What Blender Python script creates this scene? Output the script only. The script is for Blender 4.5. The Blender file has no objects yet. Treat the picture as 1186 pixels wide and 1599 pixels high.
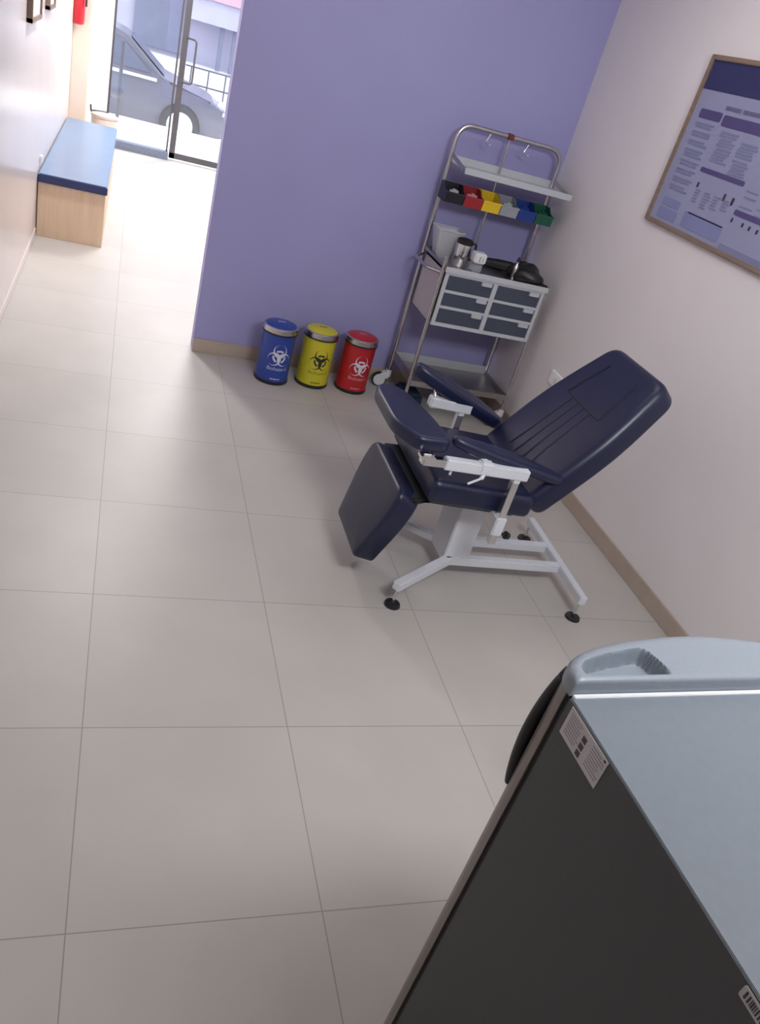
import bpy, bmesh, math, random
from mathutils import Matrix, Vector
random.seed(7)
PI = math.pi
S = bpy.context.scene
COL = S.collection

# ------------------------------------------------------------------ camera
CAM_LOC = (-0.02485, -1.05316, 1.84574)
F_PX, YAW, PITCH, ROLL = 1227.605, 0.404097, 0.519956, 0.303227
cy, sy, cp, sp = math.cos(YAW), math.sin(YAW), math.cos(PITCH), math.sin(PITCH)
fwd = Vector((sy*cp, cy*cp, -sp)); rt = Vector((cy, -sy, 0)); up = rt.cross(fwd)
c_, s_ = math.cos(ROLL), math.sin(ROLL)
rt2 = c_*rt + s_*up; up2 = -s_*rt + c_*up
cam = bpy.data.cameras.new('camera'); camo = bpy.data.objects.new('camera', cam); COL.objects.link(camo)
M = Matrix((rt2, up2, -fwd)).transposed().to_4x4(); M.translation = Vector(CAM_LOC)
camo.matrix_world = M
cam.sensor_fit = 'VERTICAL'; cam.sensor_height = 36.0; cam.lens = F_PX/1599*36.0
cam.clip_start = 0.02; cam.clip_end = 200
S.camera = camo

# ------------------------------------------------------------------ view, sky, sun, lamps
S.view_settings.view_transform = 'Standard'; S.view_settings.look = 'None'
S.view_settings.gamma = 1.0; S.view_settings.use_curve_mapping = False
S.view_settings.exposure = 0.0
S.cycles.max_bounces = 8; S.cycles.diffuse_bounces = 5; S.cycles.glossy_bounces = 4
S.cycles.transparent_max_bounces = 12
S.cycles.caustics_reflective = False; S.cycles.caustics_refractive = False
S.cycles.sample_clamp_indirect = 4.0
S.cycles.use_denoising = True
SKY_STRENGTH = 3.6
SUN_STRENGTH = 3.0
w = bpy.data.worlds.new('sky'); S.world = w; w.use_nodes = True
bg = w.node_tree.nodes['Background']; bg.inputs[0].default_value = (0.86, 0.90, 1.0, 1); bg.inputs[1].default_value = SKY_STRENGTH

def area(name, loc, sx, sy_, power, color, rot=(0, 0, 0), spread=PI):
    l = bpy.data.lights.new(name, 'AREA'); l.shape = 'RECTANGLE'; l.size = sx; l.size_y = sy_
    l.energy = power; l.color = color; l.spread = spread
    o = bpy.data.objects.new(name, l); COL.objects.link(o); o.location = loc; o.rotation_euler = rot
    return o
su = bpy.data.lights.new('sun', 'SUN'); su.energy = SUN_STRENGTH; su.angle = math.radians(1.0); su.color = (1, .96, .9)
suo = bpy.data.objects.new('sun', su); COL.objects.link(suo)
suo.rotation_euler = Vector((-0.25, -0.50, -0.86)).to_track_quat('-Z', 'Y').to_euler()
# ceiling panels of the treatment room and corridor, plus two unseen added lights
area('lamp_treatment', (1.40, 2.0, 2.73), 1.2, 1.2, 9, (1.0, .96, .94))
area('added_key', (1.15, -0.75, 2.55), 0.8, 0.4, 42, (.955, .975, 1.0), Vector((.12, .88, -.42)).to_track_quat('-Z', 'Y').to_euler())  # unseen key light added above the refrigerator, aimed at the far wall
area('lamp_corridor', (-0.02, 4.75, 2.73), 0.18, 0.18, 46, (.98, .98, .97))
area('fill_waiting', (0.8, 7.4, 2.73), 1.0, 1.0, 135, (1.0, .98, .97))  # unseen fill light added to brighten the floor near the street door
pt = area('door_portal', (0.62, 9.62, 1.3), 2.0, 2.6, 1, (1, 1, 1), (PI/2, 0, 0)); pt.data.cycles.is_portal = True
pt.rotation_euler = Vector((0, -1, 0)).to_track_quat('-Z', 'Y').to_euler()

# ------------------------------------------------------------------ materials
def srgb(r, g, b):
    f = lambda v: (v/255/12.92) if v <= 10 else ((v/255+.055)/1.055)**2.4
    return (f(r), f(g), f(b), 1)
def mat(name, color, rough=.5, metal=0., spec=.5, noise=0., scale=8., bump=0., bscale=200., coat=0., alpha=1., trans=0.):
    m = bpy.data.materials.new(name); m.use_nodes = True; nt = m.node_tree; N = nt.nodes; L = nt.links
    b = N['Principled BSDF']
    b.inputs['Base Color'].default_value = color; b.inputs['Roughness'].default_value = rough
    b.inputs['Metallic'].default_value = metal; b.inputs['Specular IOR Level'].default_value = spec
    b.inputs['Coat Weight'].default_value = coat; b.inputs['Alpha'].default_value = alpha
    b.inputs['Transmission Weight'].default_value = trans
    tc = N.new('ShaderNodeTexCoord')
    if noise > 0:
        n = N.new('ShaderNodeTexNoise'); n.inputs['Scale'].default_value = scale; n.inputs['Detail'].default_value = 4
        L.new(tc.outputs['Object'], n.inputs['Vector'])
        r = N.new('ShaderNodeValToRGB')
        r.color_ramp.elements[0].position = .3; r.color_ramp.elements[1].position = .7
        lo = [c*(1-noise) for c in color[:3]]+[1]; hi = [min(1, c*(1+noise)) for c in color[:3]]+[1]
        r.color_ramp.elements[0].color = lo; r.color_ramp.elements[1].color = hi
        L.new(n.outputs['Fac'], r.inputs['Fac']); L.new(r.outputs['Color'], b.inputs['Base Color'])
    if bump > 0:
        n2 = N.new('ShaderNodeTexNoise'); n2.inputs['Scale'].default_value = bscale; n2.inputs['Detail'].default_value = 3
        L.new(tc.outputs['Object'], n2.inputs['Vector'])
        bp = N.new('ShaderNodeBump'); bp.inputs['Strength'].default_value = bump; bp.inputs['Distance'].default_value = .002
        L.new(n2.outputs['Fac'], bp.inputs['Height']); L.new(bp.outputs['Normal'], b.inputs['Normal'])
    return m

def tile_mat():
    m = bpy.data.materials.new('floor_tile'); m.use_nodes = True; nt = m.node_tree; N = nt.nodes; L = nt.links
    b = N['Principled BSDF']
    g = N.new('ShaderNodeNewGeometry'); sx = N.new('ShaderNodeSeparateXYZ'); L.new(g.outputs['Position'], sx.inputs[0])
    def line(out):
        a = N.new('ShaderNodeMath'); a.operation = 'PINGPONG'; a.inputs[1].default_value = .3
        L.new(out, a.inputs[0])
        c = N.new('ShaderNodeMath'); c.operation = 'LESS_THAN'; c.inputs[1].default_value = .0014
        L.new(a.outputs[0], c.inputs[0]); return c.outputs[0]
    mx = N.new('ShaderNodeMath'); mx.operation = 'MAXIMUM'
    L.new(line(sx.outputs['X']), mx.inputs[0]); L.new(line(sx.outputs['Y']), mx.inputs[1])
    # per-tile tone
    fl = N.new('ShaderNodeVectorMath'); fl.operation = 'DIVIDE'; fl.inputs[1].default_value = (.6, .6, 1)
    L.new(g.outputs['Position'], fl.inputs[0])
    fo = N.new('ShaderNodeVectorMath'); fo.operation = 'FLOOR'; L.new(fl.outputs[0], fo.inputs[0])
    wn = N.new('ShaderNodeTexWhiteNoise'); wn.noise_dimensions = '3D'; L.new(fo.outputs[0], wn.inputs['Vector'])
    no = N.new('ShaderNodeTexNoise'); no.inputs['Scale'].default_value = 3.0; no.inputs['Detail'].default_value = 5
    L.new(g.outputs['Position'], no.inputs['Vector'])
    ad = N.new('ShaderNodeMath'); ad.operation = 'MULTIPLY_ADD'; ad.inputs[1].default_value = .25
    L.new(wn.outputs['Value'], ad.inputs[0]); L.new(no.outputs['Fac'], ad.inputs[2])
    cr = N.new('ShaderNodeValToRGB'); cr.color_ramp.elements[0].position = .35; cr.color_ramp.elements[1].position = .9
    cr.color_ramp.elements[0].color = (.445, .422, .392, 1); cr.color_ramp.elements[1].color = (.50, .474, .445, 1)
    L.new(ad.outputs[0], cr.inputs['Fac'])
    mi = N.new('ShaderNodeMix'); mi.data_type = 'RGBA'
    L.new(mx.outputs[0], mi.inputs['Factor']); L.new(cr.outputs['Color'], mi.inputs['A']); mi.inputs['B'].default_value = (.27, .245, .225, 1)
    L.new(mi.outputs['Result'], b.inputs['Base Color'])
    b.inputs['Roughness'].default_value = .40; b.inputs['Specular IOR Level'].default_value = .42
    return m
def glass_mat(name='clear_glass', tint=(.93, .95, .97, 1), gl=.08):
    m = bpy.data.materials.new(name); m.use_nodes = True; nt = m.node_tree; N = nt.nodes; L = nt.links
    for n in list(N): N.remove(n)
    o = N.new('ShaderNodeOutputMaterial'); t = N.new('ShaderNodeBsdfTransparent'); g = N.new('ShaderNodeBsdfGlossy'); x = N.new('ShaderNodeMixShader')
    t.inputs[0].default_value = tint; g.inputs['Roughness'].default_value = .02
    x.inputs[0].default_value = gl; L.new(t.outputs[0], x.inputs[1]); L.new(g.outputs[0], x.inputs[2]); L.new(x.outputs[0], o.inputs[0])
    return m
def wood_mat(name, c0, c1, scale=3., axis=2):
    m = bpy.data.materials.new(name); m.use_nodes = True; nt = m.node_tree; N = nt.nodes; L = nt.links
    b = N['Principled BSDF']; tc = N.new('ShaderNodeTexCoord'); mp = N.new('ShaderNodeMapping')
    sc = [14, 14, 14]; sc[axis] = 1.0; mp.inputs['Scale'].default_value = sc
    n = N.new('ShaderNodeTexNoise'); n.inputs['Scale'].default_value = scale; n.inputs['Detail'].default_value = 6
    r = N.new('ShaderNodeValToRGB'); r.color_ramp.elements[0].color = c0; r.color_ramp.elements[1].color = c1
    r.color_ramp.elements[0].position = .3; r.color_ramp.elements[1].position = .7
    L.new(tc.outputs['Object'], mp.inputs[0]); L.new(mp.outputs[0], n.inputs['Vector']); L.new(n.outputs['Fac'], r.inputs['Fac']); L.new(r.outputs['Color'], b.inputs['Base Color'])
    b.inputs['Roughness'].default_value = .45
    return m

T = tile_mat()
PURPLE = mat('lavender_paint', (.34, .33, .60, 1), .55, noise=.03, scale=2, bump=.12, bscale=160)
PINKW = mat('pale_wall_paint', (.80, .755, .765, 1), .5, noise=.02, scale=2, bump=.06, bscale=120)
LEFTW = mat('glossy_cream_paint', (.70, .635, .61, 1), .22, noise=.02, scale=2)
CREAM = mat('beige_column_paint', (.66, .56, .47, 1), .5, noise=.02)
CEIL = mat('white_ceiling_paint', (.75, .73, .72, 1), .8, noise=.02)
SKIRT = mat('beige_tile_skirting', (.44, .36, .30, 1), .35, noise=.05, scale=12)
GRANITE = mat('grey_granite', (.15, .18, .25, 1), .3, noise=.2, scale=90)
NAVY = mat('navy_leatherette', (.008, .011, .042, 1), .36, noise=.08, scale=30, bump=.12, bscale=350)
NAVYD = mat('stitched_seam', (.007, .008, .018, 1), .6, noise=.05)
WHITEM = mat('white_enamel_steel', (.66, .68, .73, 1), .32, noise=.02)
CHROME = mat('chrome', (.72, .72, .73, 1), .16, metal=1, noise=.03)
STEEL = mat('stainless_steel', (.55, .53, .53, 1), .26, metal=1, noise=.05, scale=20)
STEELD = mat('brushed_steel', (.48, .46, .46, 1), .33, metal=1, noise=.06, scale=25)
BLACKP = mat('black_plastic', (.012, .012, .014, 1), .42, noise=.1)
WHITEP = mat('white_plastic', (.74, .75, .77, 1), .4, noise=.02)
GREYP = mat('pale_grey_plastic', (.50, .52, .56, 1), .4, noise=.02)
SLATE = mat('slate_blue_plastic', (.050, .064, .095, 1), .45, noise=.05)
PANELW = mat('off_white_panel', (.56, .50, .49, 1), .35, noise=.02)
BLUEP = mat('blue_lacquer', (.022, .055, .30, 1), .35, noise=.03)
YELLP = mat('yellow_lacquer', (.56, .50, .025, 1), .35, noise=.03)
REDP = mat('red_lacquer', (.42, .012, .02, 1), .35, noise=.03)
INKW = mat('white_print', (.62, .64, .72, 1), .5, noise=.02)
INKP = mat('faded_white_print', (.50, .54, .68, 1), .5, noise=.02)
INKR = mat('pink_print', (.62, .33, .36, 1), .5, noise=.02)
INKK = mat('black_print', (.02, .02, .015, 1), .5, noise=.02)
INKO = mat('olive_print', (.16, .14, .02, 1), .5, noise=.02)
B_BLACK = mat('black_bin_plastic', (.013, .012, .018, 1), .4, noise=.05)
B_RED = mat('red_bin_plastic', (.36, .02, .03, 1), .4, noise=.05)
B_YEL = mat('yellow_bin_plastic', (.80, .55, .02, 1), .4, noise=.05)
B_GREY = mat('grey_bin_plastic', (.33, .35, .39, 1), .4, noise=.05)
B_BLUE = mat('blue_bin_plastic', (.012, .045, .27, 1), .4, noise=.05)
B_GREEN = mat('green_bin_plastic', (.008, .10, .055, 1), .4, noise=.05)
TRANSL = mat('translucent_plastic', (.55, .56, .60, 1), .35, alpha=.72, noise=.02)
CLEARP = mat('clear_plastic', (.72, .74, .78, 1), .15, alpha=.35, noise=.02)
WOODF = wood_mat('oak_frame', (.21, .145, .105, 1), (.29, .205, .15, 1), 4, 1)
WOODB = wood_mat('maple_laminate', (.60, .43, .28, 1), (.68, .51, .35, 1), 2.0, 2)
PAPER = mat('poster_paper', (.30, .31, .47, 1), .4, noise=.04, scale=5)
P_NAVY = mat('poster_navy', (.030, .032, .115, 1), .4, noise=.06, scale=4)
P_PURP = mat('poster_purple', (.085, .065, .19, 1), .4, noise=.04)
P_TXT = mat('poster_text', (.20, .21, .36, 1), .5, noise=.04)
P_TXTD = mat('poster_title', (.13, .13, .25, 1), .5, noise=.04)
P_BOX = mat('poster_blue_box', (.22, .24, .44, 1), .5, noise=.04)
P_DARK = mat('poster_dark_mark', (.035, .03, .075, 1), .5, noise=.04)
P_MAROON = mat('poster_maroon_mark', (.09, .045, .08, 1), .5, noise=.04)
F_TOP = mat('silver_top', (.155, .18, .208, 1), .40, noise=.03, scale=60, bump=.03, bscale=400)
F_CAP = mat('silver_cap_plastic', (.225, .257, .295, 1), .36, noise=.04, scale=200, bump=.02, bscale=600)
F_SIDE = mat('charcoal_side_panel', (.060, .063, .067, 1), .5, noise=.06, scale=200, bump=.05, bscale=500)
F_DOOR = mat('taupe_metal_door', (.20, .175, .16, 1), .38, metal=.3, noise=.05, scale=200)
GASKET = mat('black_gasket', (.012, .012, .013, 1), .6, noise=.05)
STICK = mat('label_paper', (.52, .50, .52, 1), .5, noise=.03)
STICKT = mat('label_print_grey', (.30, .29, .31, 1), .5, noise=.03)
STICKD = mat('label_print_dark', (.04, .04, .045, 1), .5, noise=.03)
DOORF = mat('dark_aluminium', (.10, .095, .105, 1), .4, metal=.4, noise=.05)
GLASS = glass_mat()
CARGREY = mat('grey_car_paint', (.15, .15, .19, 1), .3, noise=.03, coat=.5)
CARWHITE = mat('white_car_paint', (.75, .75, .78, 1), .3, noise=.03, coat=.5)
CARGLASS = mat('car_glass', (.10, .11, .16, 1), .12, noise=.05)
TYRE = mat('tyre_rubber', (.05, .05, .055, 1), .8, noise=.1)
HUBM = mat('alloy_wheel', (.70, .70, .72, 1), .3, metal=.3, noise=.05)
LAMPG = mat('headlamp', (.85, .85, .9, 1), .1, noise=.02)
PAVE = mat('pale_paving', (.70, .69, .68, 1), .8, noise=.06, scale=4)
FACADE = mat('lavender_grey_render', (.42, .41, .50, 1), .8, noise=.05, scale=2)
SHUT = mat('grey_blue_shutter', (.17, .18, .25, 1), .6, noise=.08, scale=5)
SIGNR = mat('faded_pink_sign', (.55, .33, .38, 1), .6, noise=.05)
RAILM = mat('dark_railing', (.09, .09, .11, 1), .5, noise=.05)
EXTR = mat('extinguisher_red', (.45, .012, .02, 1), .3, noise=.03)
BENCHC = mat('blue_vinyl', (.125, .205, .33, 1), .30, noise=.04, scale=6)
BENCHE = mat('navy_vinyl_edge', (.02, .03, .10, 1), .4, noise=.05)
FRAMEB = wood_mat('brown_frame', (.14, .09, .06, 1), (.20, .14, .10, 1))
POTM = mat('beige_ceramic', (.52, .44, .40, 1), .3, noise=.04)
PICW = mat('print_pale', (.66, .66, .70, 1), .3, noise=.05)

# ------------------------------------------------------------------ mesh helpers
WM = {}
class MB:
    def __init__(s): s.bm = bmesh.new()
    def box(s, a, b, rot=None, pivot=None):
        x0, y0, z0 = a; x1, y1, z1 = b
        vs = [s.bm.verts.new(p) for p in ((x0,y0,z0),(x1,y0,z0),(x1,y1,z0),(x0,y1,z0),(x0,y0,z1),(x1,y0,z1),(x1,y1,z1),(x0,y1,z1))]
        for f in ((0,3,2,1),(4,5,6,7),(0,1,5,4),(1,2,6,5),(2,3,7,6),(3,0,4,7)): s.bm.faces.new([vs[i] for i in f])
        if rot is not None:
            pv = Vector(pivot) if pivot else Vector(((x0+x1)/2, (y0+y1)/2, (z0+z1)/2))
            for v in vs: v.co = pv + rot @ (v.co - pv)
        return s
    def bar(s, p0, p1, wd, ht, upv=(0, 0, 1)):
        p0, p1 = Vector(p0), Vector(p1); d = (p1-p0); l = d.length; d.normalize()
        u = Vector(upv); x = d.cross(u).normalized(); u = x.cross(d).normalized()
        c = []
        for t in (p0, p1):
            for a, b in ((-1,-1),(1,-1),(1,1),(-1,1)): c.append(s.bm.verts.new(t + x*a*wd/2 + u*b*ht/2))
        for f in ((0,1,2,3),(7,6,5,4),(0,4,5,1),(1,5,6,2),(2,6,7,3),(3,7,4,0)): s.bm.faces.new([c[i] for i in f])
        return s
    def cyl(s, p0, p1, r0, r1=None, seg=20, cap=True):
        r1 = r0 if r1 is None else r1
        p0, p1 = Vector(p0), Vector(p1); d = (p1-p0).normalized()
        a = d.orthogonal().normalized(); b = d.cross(a)
        R = [[s.bm.verts.new(p + (a*math.cos(2*PI*i/seg)+b*math.sin(2*PI*i/seg))*r) for i in range(seg)] for p, r in ((p0, r0), (p1, r1))]
        for i in range(seg):
            j = (i+1) % seg; s.bm.faces.new((R[0][i], R[0][j], R[1][j], R[1][i]))
        if cap: s.bm.faces.new(R[0][::-1]); s.bm.faces.new(R[1])
        return s
    def tube(s, path, r, seg=10, closed=False):
        P = [Vector(p) for p in path]; n = len(P); rings = []; prev = None
        for i in range(n):
            if closed: t = (P[(i+1) % n]-P[i-1]).normalized()
            else: t = (P[min(i+1, n-1)]-P[max(i-1, 0)]).normalized()
            if prev is None: a = t.orthogonal().normalized()
            else:
                a = prev - t*prev.dot(t); a.normalize()
            prev = a; b = t.cross(a)
            rr = r[i] if isinstance(r, (list, tuple)) else r
            rings.append([s.bm.verts.new(P[i] + (a*math.cos(2*PI*k/seg)+b*math.sin(2*PI*k/seg))*rr) for k in range(seg)])
        for i in range(n if closed else n-1):
            A, B = rings[i], rings[(i+1) % n]
            for k in range(seg):
                l = (k+1) % seg; s.bm.faces.new((A[k], A[l], B[l], B[k]))
        if not closed: s.bm.faces.new(rings[0][::-1]); s.bm.faces.new(rings[-1])
        return s
    def lathe(s, prof, c=(0, 0, 0), seg=40, capb=True, capt=True):
        c = Vector(c); R = []
        for r, z in prof: R.append([s.bm.verts.new(c + Vector((r*math.cos(2*PI*i/seg), r*math.sin(2*PI*i/seg), z))) for i in range(seg)])
        for A, B in zip(R, R[1:]):
            for i in range(seg):
                j = (i+1) % seg; s.bm.faces.new((A[i], A[j], B[j], B[i]))
        if capb: s.bm.faces.new(R[0][::-1])
        if capt: s.bm.faces.new(R[-1])
        return s
    def prism(s, pts, O, U, V, N, t0, t1):
        """outline pts (u,v) in plane O+uU+vV, extruded along N from t0 to t1"""
        O, U, V, N = map(Vector, (O, U, V, N))
        A = [s.bm.verts.new(O+U*u+V*v+N*t0) for u, v in pts]; B = [s.bm.verts.new(O+U*u+V*v+N*t1) for u, v in pts]
        n = len(pts); s.bm.faces.new(A[::-1]); s.bm.faces.new(B)
        for i in range(n):
            j = (i+1) % n; s.bm.faces.new((A[i], A[j], B[j], B[i]))
        return s
    def pad(s, pts, O, U, V, N, th, r, K=5, dome=0.0):
        """cushion: outline with rounded rims; N points to the front, surface lies at N*0, back at -th"""
        O, U, V, N = map(Vector, (O, U, V, N)); n = len(pts)
        P = [Vector((u, v)) for u, v in pts]
        nr = []
        for i in range(n):
            d = (P[(i+1) % n]-P[i-1]); d.normalize(); nr.append(Vector((-d.y, d.x)))
        area_ = sum(P[i].x*P[(i+1) % n].y-P[(i+1) % n].x*P[i].y for i in range(n))
        if area_ < 0: nr = [-q for q in nr]
        rings = []
        prof = [(r*(1-math.cos(a)), -th+r-r*math.sin(a)) for a in [PI/2*(1-k/K) for k in range(K+1)]]
        prof = prof[:-1]+[(r*(1-math.cos(a)), -r+r*math.sin(a)) for a in [PI/2*k/K for k in range(K+1)]]
        for ins, z in prof:
            rings.append([s.bm.verts.new(O + U*(P[i].x+nr[i].x*ins) + V*(P[i].y+nr[i].y*ins) + N*z) for i in range(n)])
        for A, B in zip(rings, rings[1:]):
            for i in range(n):
                j = (i+1) % n; s.bm.faces.new((A[i], A[j], B[j], B[i]))
        s.bm.faces.new(rings[0][::-1])
        if dome == 0: s.bm.faces.new(rings[-1])
        else:
            c = Vector((sum(p.x for p in P)/n, sum(p.y for p in P)/n)); last = rings[-1]
            for f in (.75, .5, .25):
                ring = [s.bm.verts.new(O + U*(c.x+(P[i].x+nr[i].x*r-c.x)*f) + V*(c.y+(P[i].y+nr[i].y*r-c.y)*f) + N*dome*(1-f*f)) for i in range(n)]
                for i in range(n):
                    j = (i+1) % n; s.bm.faces.new((last[i], last[j], ring[j], ring[i]))
                last = ring
            s.bm.faces.new(last)
        return s
    def quad(s, a, b, c, d):
        s.bm.faces.new([s.bm.verts.new(p) for p in (a, b, c, d)]); return s
    def build(s, name, m, parent=None, bevel=0., seg=2, ang=38, local=False):
        bm = s.bm
        bmesh.ops.recalc_face_normals(bm, faces=bm.faces[:])
        if bevel > 0:
            ed = [e for e in bm.edges if len(e.link_faces) == 2 and e.calc_face_angle(0) > .5]
            bmesh.ops.bevel(bm, geom=ed, offset=bevel, segments=seg, affect='EDGES', clamp_overlap=True)
        me = bpy.data.meshes.new(name)
        if parent is not None:
            if not local:
                I = WM[parent].inverted(); bm.transform(I)
            base = None
        else:
            xs = [v.co for v in bm.verts]
            base = Vector(((min(v.x for v in xs)+max(v.x for v in xs))/2, (min(v.y for v in xs)+max(v.y for v in xs))/2, min(v.z for v in xs)))
            bmesh.ops.translate(bm, verts=bm.verts[:], vec=-base)
        bm.to_mesh(me); bm.free()
        for p in me.polygons: p.use_smooth = True
        me.set_sharp_from_angle(angle=math.radians(ang))
        me.materials.append(m)
        o = bpy.data.objects.new(name, me); COL.objects.link(o)
        if parent is not None: o.parent = parent; WM[o] = WM[parent].copy()
        else: o.location = base; WM[o] = Matrix.Translation(base)
        return o
def tag(o, label=None, cat=None, group=None, kind=None):
    if label: o['label'] = label
    if cat: o['category'] = cat
    if group: o['group'] = group
    if kind: o['kind'] = kind
    return o
def thing(name, label, cat, loc, rz=0., group=None):
    o = bpy.data.objects.new(name, None); COL.objects.link(o); o.location = loc; o.rotation_euler = (0, 0, rz)
    o.empty_display_size = .1
    WM[o] = Matrix.Translation(Vector(loc)) @ Matrix.Rotation(rz, 4, 'Z')
    return tag(o, label, cat, group)
def struct(name, m, mb, parent=None, **k):
    o = mb.build(name, m, parent, **k)
    if parent is None: o['kind'] = 'structure'
    return o
def arc(cx, cy_, r, a0, a1, n=6):
    return [(cx+r*math.cos(a0+(a1-a0)*i/n), cy_+r*math.sin(a0+(a1-a0)*i/n)) for i in range(n+1)]
def round_poly(pts, rads, n=6):
    """polygon with rounded corners (quadratic blend)"""
    out = []; N = len(pts)
    for i in range(N):
        p = Vector(pts[i]); a = Vector(pts[i-1]); b = Vector(pts[(i+1) % N]); r = rads[i] if isinstance(rads, (list, tuple)) else rads
        p0 = p+(a-p).normalized()*min(r, (a-p).length*.49); p1 = p+(b-p).normalized()*min(r, (b-p).length*.49)
        for k in range(n+1):
            t = k/n; q = p0*(1-t)**2+p*2*t*(1-t)+p1*t*t; out.append((q.x, q.y))
    return out
def round_path(pts, r, n=7):
    P = [Vector(p) for p in pts]; out = [P[0]]
    for i in range(1, len(P)-1):
        a, p, b = P[i-1], P[i], P[i+1]
        p0 = p+(a-p).normalized()*r; p1 = p+(b-p).normalized()*r
        for k in range(n+1):
            t = k/n; out.append(p0*(1-t)**2+p*2*t*(1-t)+p1*t*t)
    return out+[P[-1]]
def text_mesh(body, size):
    c = bpy.data.curves.new('lettering', 'FONT'); c.body = body; c.size = size; c.align_x = 'CENTER'; c.align_y = 'CENTER'
    o = bpy.data.objects.new('lettering', c); COL.objects.link(o)
    dg = bpy.context.evaluated_depsgraph_get(); dg.update()
    me = bpy.data.meshes.new_from_object(o.evaluated_get(dg))
    vs = [(v.co.x, v.co.y) for v in me.vertices]; fs = [tuple(p.vertices) for p in me.polygons]
    bpy.data.objects.remove(o); bpy.data.curves.remove(c); bpy.data.meshes.remove(me)
    return vs, fs
def add_flat(mb, vs, fs, fn):
    V = [mb.bm.verts.new(fn(*v)) for v in vs]
    for f in fs:
        try: mb.bm.faces.new([V[i] for i in f])
        except ValueError: pass

# ------------------------------------------------------------------ the room
XL, XR, YF, YFRONT, H = -0.605, 2.40, 3.55, 9.42, 2.75
struct('floor', T, MB().box((XL-.1, -1.85, -.1), (XR+.1, YFRONT+.12, 0)))
struct('ceiling', CEIL, MB().box((XL-.1, -1.85, H), (XR+.1, YFRONT+.12, H+.1)))
struct('wall_left', LEFTW, MB().box((XL-.1, -1.85, 0), (XL, YFRONT+.12, H)))
struct('wall_right', PINKW, MB().box((XR, -1.85, 0), (XR+.1, YFRONT+.12, H)))
struct('wall_rear', PINKW, MB().box((XL, -1.85, 0), (XR, -1.75, H)))
struct('wall_far', PURPLE, MB().box((.445, YF, 0), (XR, YF+.12, H)))
struct('wall_front', PINKW, MB().box((XL, YFRONT, 0), (-.285, YFRONT+.12, H)).box((1.6, YFRONT, 0), (XR, YFRONT+.12, H)).box((-.285, YFRONT, 2.5), (1.6, YFRONT+.12, H)))
struct('trim_1', CREAM, MB().box((XL, 8.1, 0), (-.45, 8.5, H)), bevel=.004)
struct('trim_2', GRANITE, MB().box((-.285, YFRONT-.04, 0), (.435, YFRONT+.1, .085)))
struct('baseboard_right', SKIRT, MB().box((XR-.012, -1.75, 0), (XR, YF-.012, .085)), bevel=.002)
struct('baseboard_far', SKIRT, MB().box((.445, YF-.012, 0), (XR-.012, YF, .085)), bevel=.002)
struct('baseboard_left', LEFTW, MB().box((XL, -1.75, 0), (XL+.006, 5.29, .06)), bevel=.002)

# street door and fixed glazing
win = struct('window_1', GLASS, MB().box((-.26, YFRONT+.045, .06), (.42, YFRONT+.055, 2.48)))
MB().box((-.285, YFRONT+.03, .05), (-.262, YFRONT+.07, 2.5)).box((.405, YFRONT+.03, .05), (.425, YFRONT+.07, 2.5)).box((-.285, YFRONT+.03, .05), (.425, YFRONT+.07, .066)).box((-.285, YFRONT+.03, 2.46), (.425, YFRONT+.07, 2.5)).build('window_frame', DOORF, win, bevel=.002)
door = struct('door_1', GLASS, MB().box((.50, YFRONT+.045, .08), (1.52, YFRONT+.055, 2.42)))
MB().box((.445, YFRONT+.03, .02), (.51, YFRONT+.07, 2.48)).box((1.515, YFRONT+.03, .02), (1.58, YFRONT+.07, 2.48)).box((.445, YFRONT+.03, .02), (1.58, YFRONT+.07, .085)).box((.445, YFRONT+.03, 2.41), (1.58, YFRONT+.07, 2.48)).build('door_frame', DOORF, door, bevel=.003)
MB().tube(round_path([(.49, YFRONT+.03, 1.31), (.60, YFRONT-.03, 1.31), (.60, YFRONT-.03, .86), (.49, YFRONT+.03, .86)], .04), .011, 10).build('door_handle', DOORF, door)

# right wall socket
so = thing('wall_socket', 'small white socket plate low on the right wall behind the recliner', 'socket', (XR, 2.74, .46))
SOCKW = mat('bright_white_plastic', (.92, .92, .92, 1), .35, noise=.01)
MB().box((XR-.012, 2.67, .45), (XR, 2.80, .53)).build('faceplate', SOCKW, so, bevel=.004)
MB().box((XR-.016, 2.70, .47), (XR-.011, 2.73, .51)).build('switch_rocker', WHITEP, so, bevel=.002)
so = thing('wall_clip', 'tiny white fitting on the left wall at the near end of the bench', 'fitting', (XL, 5.42, .50))
MB().box((XL, 5.39, .49), (XL+.02, 5.44, .54)).build('faceplate', WHITEP, so, bevel=.004)

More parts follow.
